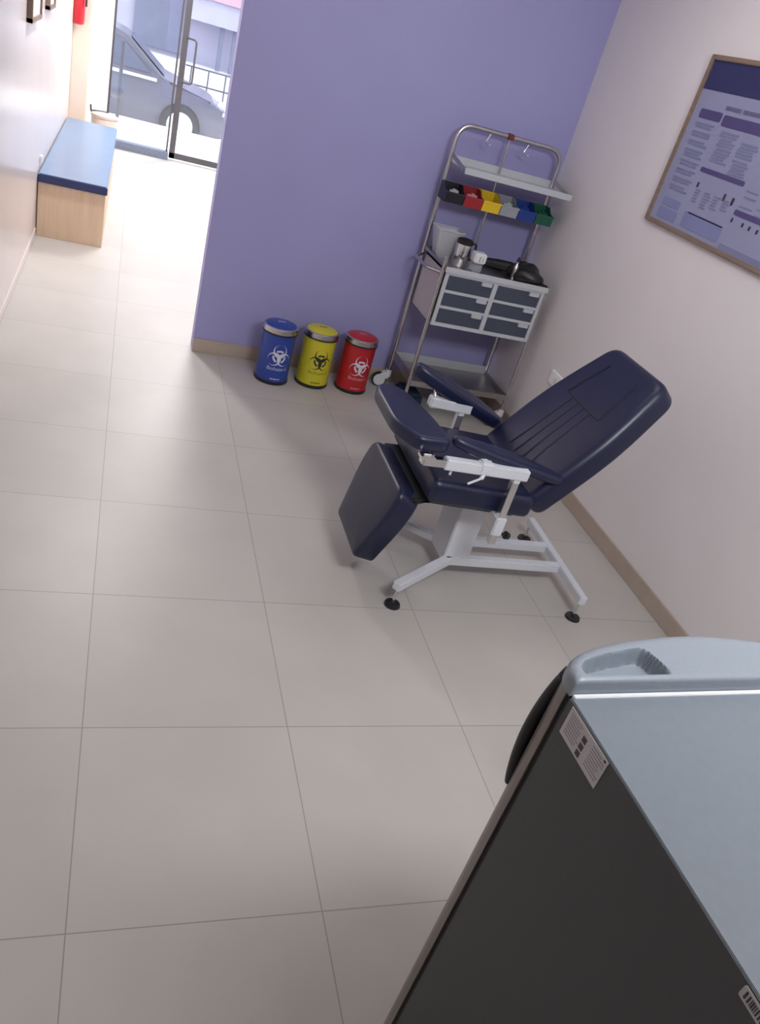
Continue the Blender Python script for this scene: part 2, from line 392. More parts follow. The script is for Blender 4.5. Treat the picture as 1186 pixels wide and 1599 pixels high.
# ------------------------------------------------------------------ outside
tag(MB().box((-14, YFRONT+.12, -.42), (16, 12.05, -.02)).build('pavement', PAVE), kind='structure')
tag(MB().box((-14, 12.05, -.5), (16, 34, -.38)).build('street', PAVE), kind='structure')
def make_car(loc, rz, body_m, label):
    t = thing('parked_car', label, 'car', loc, rz)
    # side profile, front towards +x
    prof = [(-2.05,.28),(-2.08,.62),(-2.0,.86),(-1.55,.92),(-1.05,1.36),(-.75,1.43),(.15,1.42),(.45,1.34),(1.02,.90),(1.75,.74),(2.02,.60),(2.08,.42),(2.02,.25),(1.75,.22),(-1.8,.22)]
    b = MB(); b.prism(round_poly(prof, .08, 3), (0, 0, 0), (1, 0, 0), (0, 0, 1), (0, 1, 0), -.82, .82)
    for v in b.bm.verts:
        if v.co.z > .92: v.co.y *= 1-.22*(v.co.z-.92)/.5
        if abs(v.co.x) > 1.6: v.co.y *= 1-.18*(abs(v.co.x)-1.6)/.48
    b.build('body', body_m, t, bevel=.03, local=True)
    for s in (-1, 1):
        for q in ([(-1.0,.96),(-.72,1.34),(-.32,1.36),(-.32,.95)], [(-.26,.95),(-.26,1.36),(.12,1.35),(.38,1.27),(.82,.93)]):
            pts = [(x, s*(.825*(1-.22*max(0, z-.92)/.5)+.004), z) for x, z in q]; g = MB(); g.bm.faces.new([g.bm.verts.new(p) for p in pts])
            g.build('side_window', CARGLASS, t, local=True)
    f = MB(); f.quad((.50, -.62, 1.325), (.50, .62, 1.325), (1.02, .70, .925), (1.02, -.70, .925)); f.build('windscreen', CARGLASS, t, local=True)
    for sx in (-1.3, 1.3):
        for sy_ in (-1, 1):
            wv = MB().cyl((sx, sy_*.66, .31), (sx, sy_*.845, .31), .31, seg=28).build('wheel', TYRE, t, bevel=.02, local=True)
            h = MB().cyl((sx, sy_*.846, .31), (sx, sy_*.86, .31), .20, .17, seg=20).build('hubcap', HUBM, wv, local=True)
    for sy_ in (-1, 1):
        l = MB().box((1.93, sy_*.62-.15, .55), (2.05, sy_*.62+.15, .66)).build('headlamp', LAMPG, t, bevel=.03, local=True)
    MB().box((-1.9, -.835, .835), (.9, -.822, .88)).build('shoulder_highlight', HUBM, t, local=True)  # bright highlight along the car shoulder, put in as a pale strip
    return t
make_car((-.60, 13.62, -.38), 0, CARGREY, 'grey car parked side-on just outside the glass door, its bonnet to the right')
make_car((3.5, 17.0, -.38), PI*.93, CARWHITE, 'white car parked farther across the street, seen through the glass door')
fb = thing('building', 'lavender grey building with a closed roller shutter across the street', 'building', (0, 21, -.38))
MB().box((-9, 21, -.38), (11, 24, 6)).build('facade', FACADE, fb)
MB().box((-.15, 20.9, .35), (1.0, 21, 2.6)).build('shutter', SHUT, fb)
MB().box((-9, 20.6, -.38), (11, 21, .25)).build('plinth', PAVE, fb)
MB().box((1.0, 20.3, 1.15), (4.5, 21, 1.6)).build('canopy', FACADE, fb)
MB().box((1.1, 20.2, 1.62), (3.4, 20.35, 2.2)).build('sign_board', SIGNR, fb)
for x in (1.75, 2.05): MB().box((x, 20.5, .25), (x+.1, 20.6, 1.2)).build('post', SHUT, fb)
rl = thing('street_railing', 'dark metal railing standing behind the grey car outside', 'railing', (1.6, 15.0, -.38))
for k in range(9): MB().cyl((.9+k*.3, 15, -.38), (.9+k*.3, 15, .62), .012, seg=8).build('baluster', RAILM, rl)
for z in (.35, .62): MB().cyl((.8, 15, z), (3.4, 15, z), .014, seg=8).build('rail', RAILM, rl)
tag(MB().cyl((-.20, 11.75, -.02), (-.20, 11.75, .95), .025, seg=12).build('bollard', RAILM), 'slim grey post on the pavement in front of the parked grey car', 'post')

# ------------------------------------------------------------------ bench, pot, extinguisher, pictures
b = thing('storage_bench', 'long maple laminate bench box with blue vinyl seat along the left wall', 'bench', (-.375, 6.6, 0))
MB().box((XL+.006, 5.30, 0), (-.145, 7.9, .385)).build('base_box', WOODB, b, bevel=.003)
MB().box((XL+.006, 5.285, .390), (-.135, 7.9, .445)).build('seat_cushion', BENCHC, b, bevel=.008)
MB().box((XL+.004, 5.278, .388), (-.133, 5.290, .440)).build('cushion_edge', BENCHE, b, bevel=.003)
p = thing('corner_bin', 'beige round bin with a dark edged lid in the corner behind the bench', 'bin', (-.28, 8.66, 0))
MB().lathe([(.10, 0), (.115, .02), (.135, .40), (.13, .41)], (-.28, 8.66, 0), 32).build('body', POTM, p)
MB().lathe([(.137, .405), (.141, .408), (.141, .430), (.10, .440), (.01, .445)], (-.28, 8.66, 0), 32).build('lid', POTM, p)
MB().tube([(-.28+.143*math.cos(a), 8.66+.143*math.sin(a), .436) for a in [PI*.45+.12*k for k in range(14)]]+[(-.425, 8.62, .50)], .009, 8).build('lid_edge', BLACKP, p)
e = thing('fire_extinguisher', 'red fire extinguisher hanging on the beige column by the door', 'fire extinguisher', (-.565, 8.02, 1.24))
MB().lathe([(.035, 1.24), (.055, 1.25), (.06, 1.28), (.06, 1.60), (.045, 1.65), (.02, 1.67)], (-.565, 8.02, 0), 28).build('cylinder', EXTR, e)
MB().cyl((-.565, 8.02, 1.67), (-.565, 8.02, 1.73), .018).box((-.575, 7.95, 1.71), (-.555, 8.08, 1.73)).build('valve_handle', BLACKP, e)
MB().tube(round_path([(-.565, 8.0, 1.70), (-.50, 7.97, 1.68), (-.495, 7.97, 1.40)], .03), .009).build('hose', BLACKP, e)
for (y0, y1, z0, lab) in ((4.35, 4.86, 1.425, 'brown framed picture on the left wall, the one nearer the room'), (5.35, 5.76, 1.45, 'brown framed picture on the left wall, the one farther toward the door')):
    q = thing('picture_frame', lab, 'picture', (XL, (y0+y1)/2, z0), group='framed pictures on the left wall')
    MB().box((XL, y0, z0), (XL+.03, y0+.025, z0+.4)).box((XL, y1-.025, z0), (XL+.03, y1, z0+.4)).box((XL, y0, z0), (XL+.03, y1, z0+.025)).box((XL, y0, z0+.375), (XL+.03, y1, z0+.4)).build('frame', FRAMEB, q, bevel=.002)
    MB().box((XL, y0+.02, z0+.02), (XL+.02, y1-.02, z0+.38)).build('print', PICW, q)

# ------------------------------------------------------------------ poster on the right wall
PW = 1.12; PZ0, PZ1, PY = 1.458, 2.181, 2.52
po = thing('framed_poster', 'wood framed information poster in navy and pale blue on the right wall', 'poster', (XR, PY-PW/2, PZ0))
FWD = .020
fr = MB()
fr.box((XR-.022, PY-FWD, PZ0), (XR, PY, PZ1)).box((XR-.022, PY-PW, PZ0), (XR, PY-PW+FWD, PZ1))
fr.box((XR-.022, PY-PW+FWD, PZ0), (XR, PY-FWD, PZ0+FWD)).box((XR-.022, PY-PW+FWD, PZ1-FWD), (XR, PY-FWD, PZ1))
fr.build('frame', WOODF, po, bevel=.003)
sheet = MB().box((XR-.010, PY-PW+FWD, PZ0+FWD), (XR-.004, PY-FWD, PZ1-FWD)).build('poster_sheet', PAPER, po)
def pr(mb, s0, s1, z0, z1, lift=.0115):
    mb.box((XR-lift, PY-s1, z0), (XR-.0095, PY-s0, z1))
def prr(mb, s0, s1, z0, z1, r=.012):
    mb.prism(round_poly([(-s0, z0), (-s1, z0), (-s1, z1), (-s0, z1)], r, 4), (XR-.0095, PY, 0), (0, 1, 0), (0, 0, 1), (-1, 0, 0), 0, .002)
q = MB(); pr(q, .022, PW-.022, 2.046, PZ1-.021); q.build('header_band', P_NAVY, sheet)
q = MB(); prr(q, .072, .238, 1.932, 1.970); prr(q, .252, .60, 1.922, 1.966); prr(q, .615, 1.0, 1.92, 1.964)
prr(q, .250, .570, 1.732, 1.752, .008); prr(q, .588, 1.02, 1.624, 1.646, .008); q.build('heading_bar', P_PURP, sheet)
q = MB()
x = .24
for wd in (.018, .013, .016, .02, .014, .017, .013, .0, .022, .016, .019, .012, .018, .016, .02, .014, .017):
    if wd: pr(q, x, x+wd-.003, 1.984, 2.0); x += wd
    else: x += .012
q.build('title_lettering', P_TXTD, sheet)
q = MB()
z = 1.915
rr = random.Random(3)
while z > 1.61:
    k = rr.choice((2, 3, 2)); 
    q = MB()
    for i in range(k): pr(q, .075+(.004 if i else 0), .075+rr.uniform(.12, .155), z-.0085, z); z -= .0125
    q.build('paragraph', P_TXT, sheet); z -= .012
for (s0, zt) in ((.275, 1.905), (.43, 1.885), (.275, 1.84), (.43, 1.815), (.60, 1.89), (.78, 1.88)):
    q = MB()
    for i in range(5): pr(q, s0+rr.uniform(0, .02), s0+rr.uniform(.09, .13), zt-.0085-i*.0125, zt-i*.0125)
    q.build('paragraph', P_TXT, sheet)
for (s0, n) in ((.28, 5), (.35, 6), (.42, 5), (.49, 4)):
    q = MB()
    for i in range(n): pr(q, s0, s0+rr.uniform(.03, .05), 1.655-i*.012, 1.662-i*.012)
    q.build('paragraph', P_TXT, sheet)
q = MB()
for i in range(9): pr(q, .60+(i % 3)*.11, .60+(i % 3)*.11+rr.uniform(.05, .09), 1.72-.012*(i//3)-.05*(i % 2), 1.726-.012*(i//3)-.05*(i % 2))
q.build('caption', P_TXT, sheet); q = MB()
for i in range(4): pr(q, .59, .59+rr.uniform(.25, .36), 1.50-i*.0075, 1.503-i*.0075)
q.build('footnote', P_TXT, sheet)
q = MB(); prr(q, .275, .565, 1.497, 1.562, .006); prr(q, .070, .225, 1.494, 1.54, .006); prr(q, .075, .215, 1.550, 1.585, .006); q.build('tinted_box', P_BOX, sheet)
q = MB(); pr(q, .295, .56, 1.558, 1.565); q.build('box_rule', P_TXTD, sheet)
for s0, z0 in ((.596, 1.602), (.671, 1.6), (.718, 1.598), (.769, 1.597), (.82, 1.596)):
    q = MB(); prr(q, s0-.006, s0+.006, z0-.009, z0+.009, .005); q.build('dark_mark', P_DARK, sheet)
q = MB(); prr(q, .54, .556, 1.65, 1.682, .007); q.build('dark_mark', P_DARK, sheet)
q = MB(); prr(q, .272, .285, 1.668, 1.69, .005); q.build('dark_mark', P_DARK, sheet)
q = MB(); prr(q, .478, .494, 1.655, 1.685, .007); q.build('maroon_mark', P_MAROON, sheet)

# ------------------------------------------------------------------ three pedal bins
def biohazard(unit):
    vs, fs = [], []
    for k in range(3):
        a = PI/2+k*2*PI/3; e = Vector((math.cos(a), math.sin(a)))
        c1 = e*11; c2 = e*13.2; n = 44; row = []
        for i in range(n+1):
            ph = (-1+2*i/n)*(PI-.17); d = Matrix.Rotation(ph, 2) @ (-e)
            # ray from c1 along d against circle (c2, 10.6)
            oc = c1-c2; bq = oc.dot(d); cq = oc.dot(oc)-11.3**2; tt = -bq+math.sqrt(max(0, bq*bq-cq))
            tt = min(tt, 13.35)
            row.append((c1+d*13.5, c1+d*tt))
        base = len(vs)
        for o_, i_ in row: vs += [tuple(o_*unit), tuple(i_*unit)]
        for i in range(n): fs.append((base+2*i, base+2*i+1, base+2*i+3, base+2*i+2))
        base = len(vs); n = 10
        for i in range(n+1):
            g = a+(-1+2*i/n)*math.radians(34)
            vs += [(math.cos(g)*10*unit, math.sin(g)*10*unit), (math.cos(g)*13.6*unit, math.sin(g)*13.6*unit)]
        for i in range(n): fs.append((base+2*i, base+2*i+1, base+2*i+3, base+2*i+2))
    return vs, fs
def pedal_bin(x, y, bm_, ink, ink2, ink3, label, turn=0.):
    t = thing('waste_bin', label, 'bin', (x, y, 0), turn, 'biohazard waste bins by the lavender wall')
    R = .097
    MB().lathe([(R, .018), (R, .30)], seg=56).build('body', bm_, t, local=True)
    MB().lathe([(R+.002, 0), (R+.004, .004), (R+.004, .018), (R+.001, .020)], seg=56).build('base_ring', BLACKP, t, local=True)
    MB().lathe([(R+.001, .300), (R+.006, .302), (R+.006, .306), (R+.001, .308)], seg=56).build('lid_hinge_ring', BLACKP, t, local=True)
    MB().lathe([(R+.003, .308), (R+.005, .310), (R+.005, .338), (R+.002, .341), (R-.004, .342)], seg=56).build('steel_rim', STEEL, t, local=True)
    MB().lathe([(R-.004, .341), (R-.012, .347), (R-.035, .354), (.03, .358), (.003, .359)], seg=56).build('lid', bm_, t, local=True)
    cylm = lambda R2, zc: (lambda u, v: (R2*math.sin(u/R2), -R2*math.cos(u/R2), zc+v))
    q = MB(); vs, fs = biohazard(.00295); add_flat(q, vs, fs, cylm(R+.0008, .178)); q.build('biohazard_symbol', ink, t, local=True)
    q = MB(); vs, fs = text_mesh('Biohazard', .031); add_flat(q, vs, fs, cylm(R+.0008, .102)); q.build('lettering', ink2, t, local=True)
    q = MB()
    for i in range(7): 
        for u0 in [(-.030+i*.0085)]:
            add_flat(q, [(u0, 0), (u0+.0062, 0), (u0+.0062, .006 if i % 3 else .008), (u0, .006 if i % 3 else .008)], [(0, 1, 2, 3)], cylm(R+.0008, .035))
    q.build('small_print', ink3, t, local=True)
    q = MB()
    for i in range(5): q.box((-.022+i*.009, -.012+.002*(i % 2), .3575), (-.016+i*.009, .006, .3592))
    q.build('lid_print', ink2, t, local=True)
    return t
pedal_bin(.897, 3.303, BLUEP, INKW, INKP, INKW, 'blue waste bin with white biohazard symbol, nearest the corridor', .06)
pedal_bin(1.150, 3.335, YELLP, INKK, INKO, INKK, 'yellow waste bin with black biohazard symbol, standing between blue and red', .06)
pedal_bin(1.403, 3.340, REDP, INKW, INKR, INKR, 'red waste bin with white biohazard symbol, beside the trolley', .06)

# ------------------------------------------------------------------ equipment trolley
XA, XB, YR, YFr = 1.662, 2.318, 3.44, 3.06
t = thing('equipment_trolley', 'tall stainless steel trolley with six slate drawers in the corner', 'trolley', (1.99, 3.25, 0))
MB().tube(round_path([(XA, YR, .105), (XA, YR, 1.588), (XB, YR, 1.588), (XB, YR, .105)], .095, 10), .0125, 12).build('rear_frame', STEEL, t)
for x in (XA, XB):
    MB().cyl((x, YFr, .105), (x, YFr, .965 if x == XA else .925), .0115, seg=14).build('front_post', STEEL, t)
# cabinet
cab = MB().box((XA+.014, YFr-.012, .580), (XB-.014, YR-.02, .598)).box((XA+.014, YFr+.02, .598), (XA+.022, YR-.02, .9)).box((XB-.022, YFr+.02, .598), (XB-.014, YR-.02, .9)).box((XA+.022, YR-.03, .598), (XB-.022, YR-.02, .9)).box((XA+.014, YFr+.0, .878), (XB-.014, YR-.02, .9)).build('cabinet_shell', PANELW, t, bevel=.002)
fx0, fx1, fz0, fz1 = XA+.014, XB-.014, .580, .886
mx = (fx0+fx1)/2
ff = MB(); yb0, yb1 = YFr-.022, YFr-.008
ff.box((fx0, yb0, fz0), (fx0+.022, yb1, fz1)).box((fx1-.022, yb0, fz0), (fx1, yb1, fz1)).box((mx-.014, yb0, fz0), (mx+.014, yb1, fz1))
for (a, b_) in ((fx0+.022, mx-.014), (mx+.014, fx1-.022)):
    ff.box((a, yb0, fz0), (b_, yb1, fz0+.022)); ff.box((a, yb0, fz1-.014), (b_, yb1, fz1))
    for k in (1, 2): ff.box((a, yb0, fz0+.022+k*.090-.008), (b_, yb1, fz0+.022+k*.090+.008))
ff.build('drawer_surround', GREYP, t, bevel=.0015)
for (a, b_) in ((fx0+.022, mx-.014), (mx+.014, fx1-.022)):
    for k in range(3):
        z0 = fz0+.022+k*.090+(.008 if k else 0); z1 = fz0+.022+(k+1)*.090-(.008 if k < 2 else .0)
        d = MB().box((a+.001, yb0+.004, z0+.001), (b_-.001, YR-.05, z1-.001)).build('drawer', SLATE, t, bevel=.001)
        MB().box((b_-.075, yb0-.010, z1-.020), (b_-.012, yb0+.006, z1+.001)).build('drawer_handle', GREYP, d, bevel=.002)
MB().box((XA+.004, YFr-.028, .898), (XB-.004, YR-.014, .902)).box((XA+.002, YFr-.028, .898), (XA+.006, YR-.014, .918)).box((XB-.006, YFr-.028, .898), (XB-.002, YR-.014, .918)).box((XA+.004, YR-.018, .898), (XB-.004, YR-.014, .925)).build('worktop', STEELD, t, bevel=.001)
MB().box((XA+.004, YFr-.030, .886), (XB-.004, YFr-.022, .916)).build('worktop_rim', GREYP, t, bevel=.001)
# upper shelf
MB().box((XA+.012, 3.20, 1.385), (XB+.02, YR+.01, 1.388)).box((XA+.012, 3.196, 1.372), (XB+.02, 3.203, 1.404)).box((XA+.012, YR+.004, 1.385), (XB+.02, YR+.010, 1.425)).build('upper_shelf', GREYP, t, bevel=.001)
for x in (XA, XB): MB().bar((x, YR, 1.43), (x+.01, 3.22, 1.39), .006, .022).build('shelf_bracket', STEELD, t)
MB().box((XA, YR-.016, 1.255), (XB, YR-.010, 1.275)).build('bin_rail', STEEL, t)
# lower tray
tz = .196
MB().box((XA+.006, YFr-.01, tz), (XB-.006, YR-.006, tz+.003)).box((XA+.006, YFr-.014, tz-.004), (XB-.006, YFr-.008, tz+.030)).box((XA+.004, YFr-.01, tz), (XA+.008, YR-.006, tz+.055)).box((XB-.008, YFr-.01, tz), (XB-.004, YR-.006, tz+.028)).build('lower_tray', STEELD, t, bevel=.001)
MB().box((XA+.006, YR-.010, tz), (XB-.006, YR-.004, tz+.055)).build('tray_rim', GREYP, t, bevel=.001)  # steel rim in pale grey, its bright reflection put into the colour
# push handle
MB().tube(round_path([(XA, YR-.02, .875), (XA-.065, YR-.07, .865), (XA-.065, YFr+.10, .865), (XA, YFr, .872)], .035), .010, 10).build('push_handle', STEEL, t)
# pole, clamp, hooks
MB().cyl((1.972, YR-.004, .90), (1.972, YR-.004, 1.60), .006, seg=10).build('centre_pole', STEEL, t)
MB().box((1.955, YR-.022, 1.572), (1.990, YR+.02, 1.604)).build('pole_clamp', mat('red_brown_clamp', (.16, .03, .03, 1), .5, noise=.1), t, bevel=.004)
for x in (1.85, 2.09): MB().tube([(x, YR-.012, 1.575)]+[(x+.0+.018*math.sin(a), YR-.02, 1.535-.018*math.cos(a)*1.0) for a in [PI*1.5+.2*k for k in range(13)]], .0032, 8).build('hook', STEEL, t)
# casters
def caster(px, py, dx, dy):
    d = Vector((dx, dy, 0)).normalized(); ax = Vector((-d.y, d.x, 0)); c = Vector((px, py, .048))+d*.05
    cst = MB().cyl(c-ax*.014, c+ax*.014, .048, seg=28).build('caster_wheel', BLACKP, t, bevel=.006)
    for s in (-1, 1): MB().cyl(c+ax*s*.0142, c+ax*s*.021, .040, .037, seg=24).build('caster_hub', WHITEP, cst, bevel=.003)
    b = MB()
    b.cyl((px, py, .075), (px, py, .125), .021, .018, seg=16)
    b.bar(Vector((px, py, .092)), c+Vector((0, 0, .018)), .052, .042)
    b.build('caster_fork', WHITEP, cst, bevel=.006)
caster(XA, YR, -.9, .1); caster(XB, YFr, -.8, .15); caster(XA, YFr, .3, -.9); caster(XB, YR, -.5, -.8)

# things on the worktop
ZW = .902
c = thing('plastic_tub', 'pale translucent plastic tub at the left rear of the trolley top', 'tub', (1.735, 3.33, ZW))
def taper(cx, cy_, z0, z1, w0, d0, w1, d1, rot=0.):
    mb = MB(); V = []
    for (w_, d_, z) in ((w0, d0, z0), (w1, d1, z1)):
        for a, b_ in round_poly([(-w_/2, -d_/2), (w_/2, -d_/2), (w_/2, d_/2), (-w_/2, d_/2)], .02, 3): V.append((cx+a*math.cos(rot)-b_*math.sin(rot), cy_+a*math.sin(rot)+b_*math.cos(rot), z))
    n = len(V)//2; vs = [mb.bm.verts.new(p) for p in V]
    mb.bm.faces.new(vs[:n][::-1])
    for i in range(n):
        j = (i+1) % n; mb.bm.faces.new((vs[i], vs[j], vs[n+j], vs[n+i]))
    return mb
tb = taper(1.735, 3.33, ZW, 1.055, .10, .085, .165, .14)
tb.build('tub_body', TRANSL, c)
rim = MB().tube([(1.735+a, 3.33+b_, 1.057) for a, b_ in round_poly([(-.083, -.07), (.083, -.07), (.083, .07), (-.083, .07)], .02, 4)], .005, 8, True).build('tub_rim', TRANSL, c)
j = thing('steel_jug', 'small stainless steel jug with black rim on the trolley top', 'jug', (1.795, 3.19, ZW))
MB().lathe([(.040, ZW), (.044, ZW+.006), (.044, 1.02), (.041, 1.03)], (1.795, 3.19, 0), 32).build('jug_body', CHROME, j)
MB().lathe([(.045, 1.022), (.047, 1.026), (.047, 1.044), (.038, 1.05), (.012, 1.052)], (1.795, 3.19, 0), 32).build('jug_lid', BLACKP, j)
MB().tube(round_path([(1.84, 3.19, 1.03), (1.872, 3.20, 1.03), (1.872, 3.20, .95), (1.84, 3.19, .94)], .015), .006).build('jug_handle', BLACKP, j)
j = thing('clear_jar', 'clear jar with a square white lid in front of the steel jug', 'jar', (1.868, 3.115, ZW))
MB().box((1.838, 3.088, ZW), (1.898, 3.142, .955)).build('jar_body', CLEARP, j, bevel=.008)
MB().box((1.832, 3.082, .955), (1.905, 3.148, 1.010)).build('jar_lid', WHITEP, j, bevel=.006)
MB().box((1.862, 3.0795, .965), (1.868, 3.0822, .995)).box((1.882, 3.0795, .968), (1.885, 3.0822, .99)).build('lid_print', STICKT, j)
# black pouch and strap
pch = thing('black_pouch', 'black fabric pouch with a folded strap on the right of the trolley top', 'pouch', (2.19, 3.19, ZW))
mb = MB(); bmesh.ops.create_icosphere(mb.bm, subdivisions=4, radius=1)
rp = random.Random(5)
for v in mb.bm.verts:
    d = v.co.copy(); k = 1+.12*math.sin(5*d.x+2*d.y)+.10*math.sin(7*d.y+3*d.z)
    z = max(-.55, d.z)*.062*k
    if d.x > .2: z *= 1-.55*(d.x-.2)
    v.co = Vector((2.205+d.x*.095*k, 3.17+d.y*.125*(1+.2*d.x), ZW+.034+z))
mb.build('pouch_body', BLACKP, pch)
MB().tube([(1.95, 3.36, ZW+.012), (2.02, 3.33, ZW+.02), (2.08, 3.30, ZW+.028), (2.14, 3.25, ZW+.036), (2.2, 3.2, ZW+.045)], [.008, .026, .030, .032, .02], 12).build('strap', BLACKP, pch)
MB().prism([(2.20, 3.06), (2.305, 3.05), (2.305, 3.30), (2.26, 3.30)], (0, 0, ZW), (1, 0, 0), (0, 1, 0), (0, 0, 1), 0, .022).build('flap', BLACKP, pch, bevel=.008)
j = thing('spray_bottle', 'slim steel bottle standing upright against the black pouch', 'bottle', (2.118, 3.13, ZW))
MB().lathe([(.012, ZW), (.014, ZW+.004), (.014, ZW+.075), (.008, ZW+.085), (.008, ZW+.10)], (2.118, 3.13, 0), 20).build('bottle_body', STEEL, j)
MB().cyl((2.118, 3.13, ZW+.10), (2.118, 3.13, ZW+.125), .009, .007, seg=14).build('bottle_cap', BLACKP, j)
j = thing('cloth_bundle', 'dark teal cloth bundle on the floor under the left end of the trolley', 'bundle', (1.72, 3.2, 0))
MB().box((1.69, 3.16, 0), (1.83, 3.36, .09)).build('bundle_body', mat('dark_teal_cloth', (.012, .03, .06, 1), .8, noise=.2), j, bevel=.02)

# hanging storage bins
cols = [('black', B_BLACK), ('red', B_RED), ('yellow', B_YEL), ('grey', B_GREY), ('blue', B_BLUE), ('green', B_GREEN)]
for i, (nm, m_) in enumerate(cols):
    xc = 1.700+i*.1140
    x0, x1 = xc-.055, xc+.055
    where = ['at the left end of the trolley rail', 'next to the black one on the trolley rail', 'holding small items, third on the trolley rail', 'between the yellow and blue ones on the trolley rail', 'next to the green one on the trolley rail', 'at the right end of the trolley rail'][i]
    t_ = thing('storage_bin', '%s plastic storage bin %s' % (nm, where), 'storage bin', (xc, YR-.08, 1.195), 0, 'coloured storage bins on the trolley rail')
    yb, yf = YR-.017, YR-.150
    side = [(yb, 1.290), (yb-.05, 1.290), (yb-.085, 1.262), (yf, 1.255), (yf+.01, 1.198), (yb, 1.198)]
    mb = MB()
    for xa in (x0, x1-.003): mb.prism(side, (xa, 0, 0), (0, 1, 0), (0, 0, 1), (1, 0, 0), 0, .003)
    mb.box((x0, yf+.008, 1.198), (x1, yb, 1.201)).box((x0, yb-.003, 1.198), (x1, yb, 1.290))
    mb.prism([(yf, 1.252), (yf+.004, 1.252), (yf+.013, 1.199), (yf+.009, 1.199)], (x0, 0, 0), (0, 1, 0), (0, 0, 1), (1, 0, 0), 0, x1-x0)
    mb.box((x0-.002, yf-.003, 1.247), (x1+.002, yf+.006, 1.256))
    mb.build('bin_shell', m_, t_)
    if nm in ('black', 'red', 'grey', 'green', 'blue'):
        pk = MB(); rb = random.Random(i)
        for k in range(3):
            cx = xc-.02+k*.02; pk.box((cx-.012, yb-.10+.01*k, 1.203), (cx+.012, yb-.085+.01*k, 1.262+.006*(k % 2)), rot=Matrix.Rotation(rb.uniform(-.25, .25), 3, 'Y'))
        pk.build('packets', {'black': GREYP, 'red': INKR, 'grey': GREYP, 'green': B_GREEN, 'blue': B_BLUE}[nm], t_, bevel=.002)
    else:
        pk = MB(); rb = random.Random(i)
        for k in range(4): pk.cyl((xc-.03+k*.02, yb-.09, 1.203), (xc-.034+k*.022, yb-.03, 1.215+.004*k), .008, seg=10)
        pk.build('packets', mat('amber_packets', (.16, .09, .02, 1), .5, noise=.3), t_)

# ------------------------------------------------------------------ blood-draw recliner
ch = thing('recliner_chair', 'navy leatherette blood donor recliner on a white steel frame', 'chair', (1.5, 1.5, 0))
Y0 = 1.5
# seat
def xz(p): return p
sd = Vector((.43, 0, -.027)).normalized(); sn = Vector((.0627, 0, .998)).normalized()
seat_pts = round_poly([(0, -.262), (.445, -.262), (.445, .262), (0, .262)], [.035, .03, .03, .035], 5)
MB().pad(seat_pts, (1.128, Y0, .575), sd, (0, 1, 0), sn, .105, .034, 6, dome=.006).build('seat', NAVY, ch, ang=70)
MB().box((1.15, Y0-.24, .455), (1.50, Y0+.24, .470), rot=Matrix.Rotation(.06, 3, 'Y')).build('seat_board', BLACKP, ch)
# backrest
bd = Vector((.62, 0, .785)).normalized(); bn = Vector((-bd.z, 0, bd.x))
BO = Vector((1.518, Y0, .522))
bk_pts = round_poly([(-.262, 0), (.262, 0), (.268, .28), (.258, .42), (.205, .685), (-.205, .685), (-.258, .42), (-.268, .28)], [.05, .05, .08, .12, .06, .06, .12, .08], 6)
bk = MB().pad(bk_pts, BO, (0, 1, 0), bd, bn, .115, .036, 6, dome=.006).build('backrest', NAVY, ch, ang=70)
sm = MB()
def bp(u, v, l=.0055): return BO + Vector((0, 1, 0))*u + bd*v + bn*l
for u in (-.075, -.025, .025, .075): sm.tube([bp(u*1.25, .09), bp(u*1.1, .2), bp(u, .405)], .0022, 6)
sm.tube([bp(-.135, .41), bp(0, .405, .006), bp(.135, .41)], .0024, 6)
sm.tube([bp(-.135, .41), bp(-.10, .60, .004)], .0022, 6); sm.tube([bp(.135, .41), bp(.10, .60, .004)], .0022, 6)
sm.build('seam', NAVYD, bk)
# footrest (hangs from the seat front, broad top, narrow foot)
FO = Vector((.940, Y0, .135)); fd = Vector((1.036-.953, 0, .305)).normalized(); fn = Vector((-fd.z, 0, fd.x))
ft_pts = round_poly([(-.160, 0), (.160, 0), (.225, .25), (.212, .362), (-.212, .362), (-.225, .25)], [.025, .025, .10, .05, .05, .10], 6)
MB().pad(ft_pts, FO, (0, 1, 0), fd, fn, .098, .020, 5, dome=.004).build('footrest', NAVY, ch, ang=70)
MB().box((1.085, Y0-.215, .448), (1.165, Y0+.215, .464)).build('hinge_plate', BLACKP, ch, bevel=.003)
for y in (Y0-.20, Y0+.16): MB().bar((1.10, y, .44), (1.16, y, .462), .03, .010).build('footrest_hinge', BLACKP, ch)
# armrests
def arm_pad(name, y, a, b_, wd, th):
    a, b_ = Vector(a), Vector(b_); L_ = (b_-a).length; d = (b_-a).normalized(); n = Vector((-d.z, 0, d.x))
    pts = []
    for i in range(40):
        g = 2*PI*i/40; cx, sx = math.cos(g), math.sin(g)
        pts.append((L_/2+L_/2*math.copysign(abs(cx)**.8, cx), wd/2*math.copysign(abs(sx)**.75, sx)))
    o = MB().pad(pts, a, d, (0, 1, 0), n, th, .018, 5, dome=.014).build(name, NAVY, ch, ang=70)
    pl = MB().prism([(.08, -.018), (L_-.14, -.018), (L_-.14, .018), (.08, .018)], a, d, (0, 1, 0), n, -th-.005, -th).build('mounting_plate', WHITEM, o, bevel=.001)
    return o, d, n
arm_pad('armrest_pad', 1.25, (1.150, 1.250, .762), (1.645, 1.250, .648), .088, .040)
arm_pad('armrest_pad', 1.8, (1.165, 1.80, .805), (1.625, 1.80, .607), .115, .056)
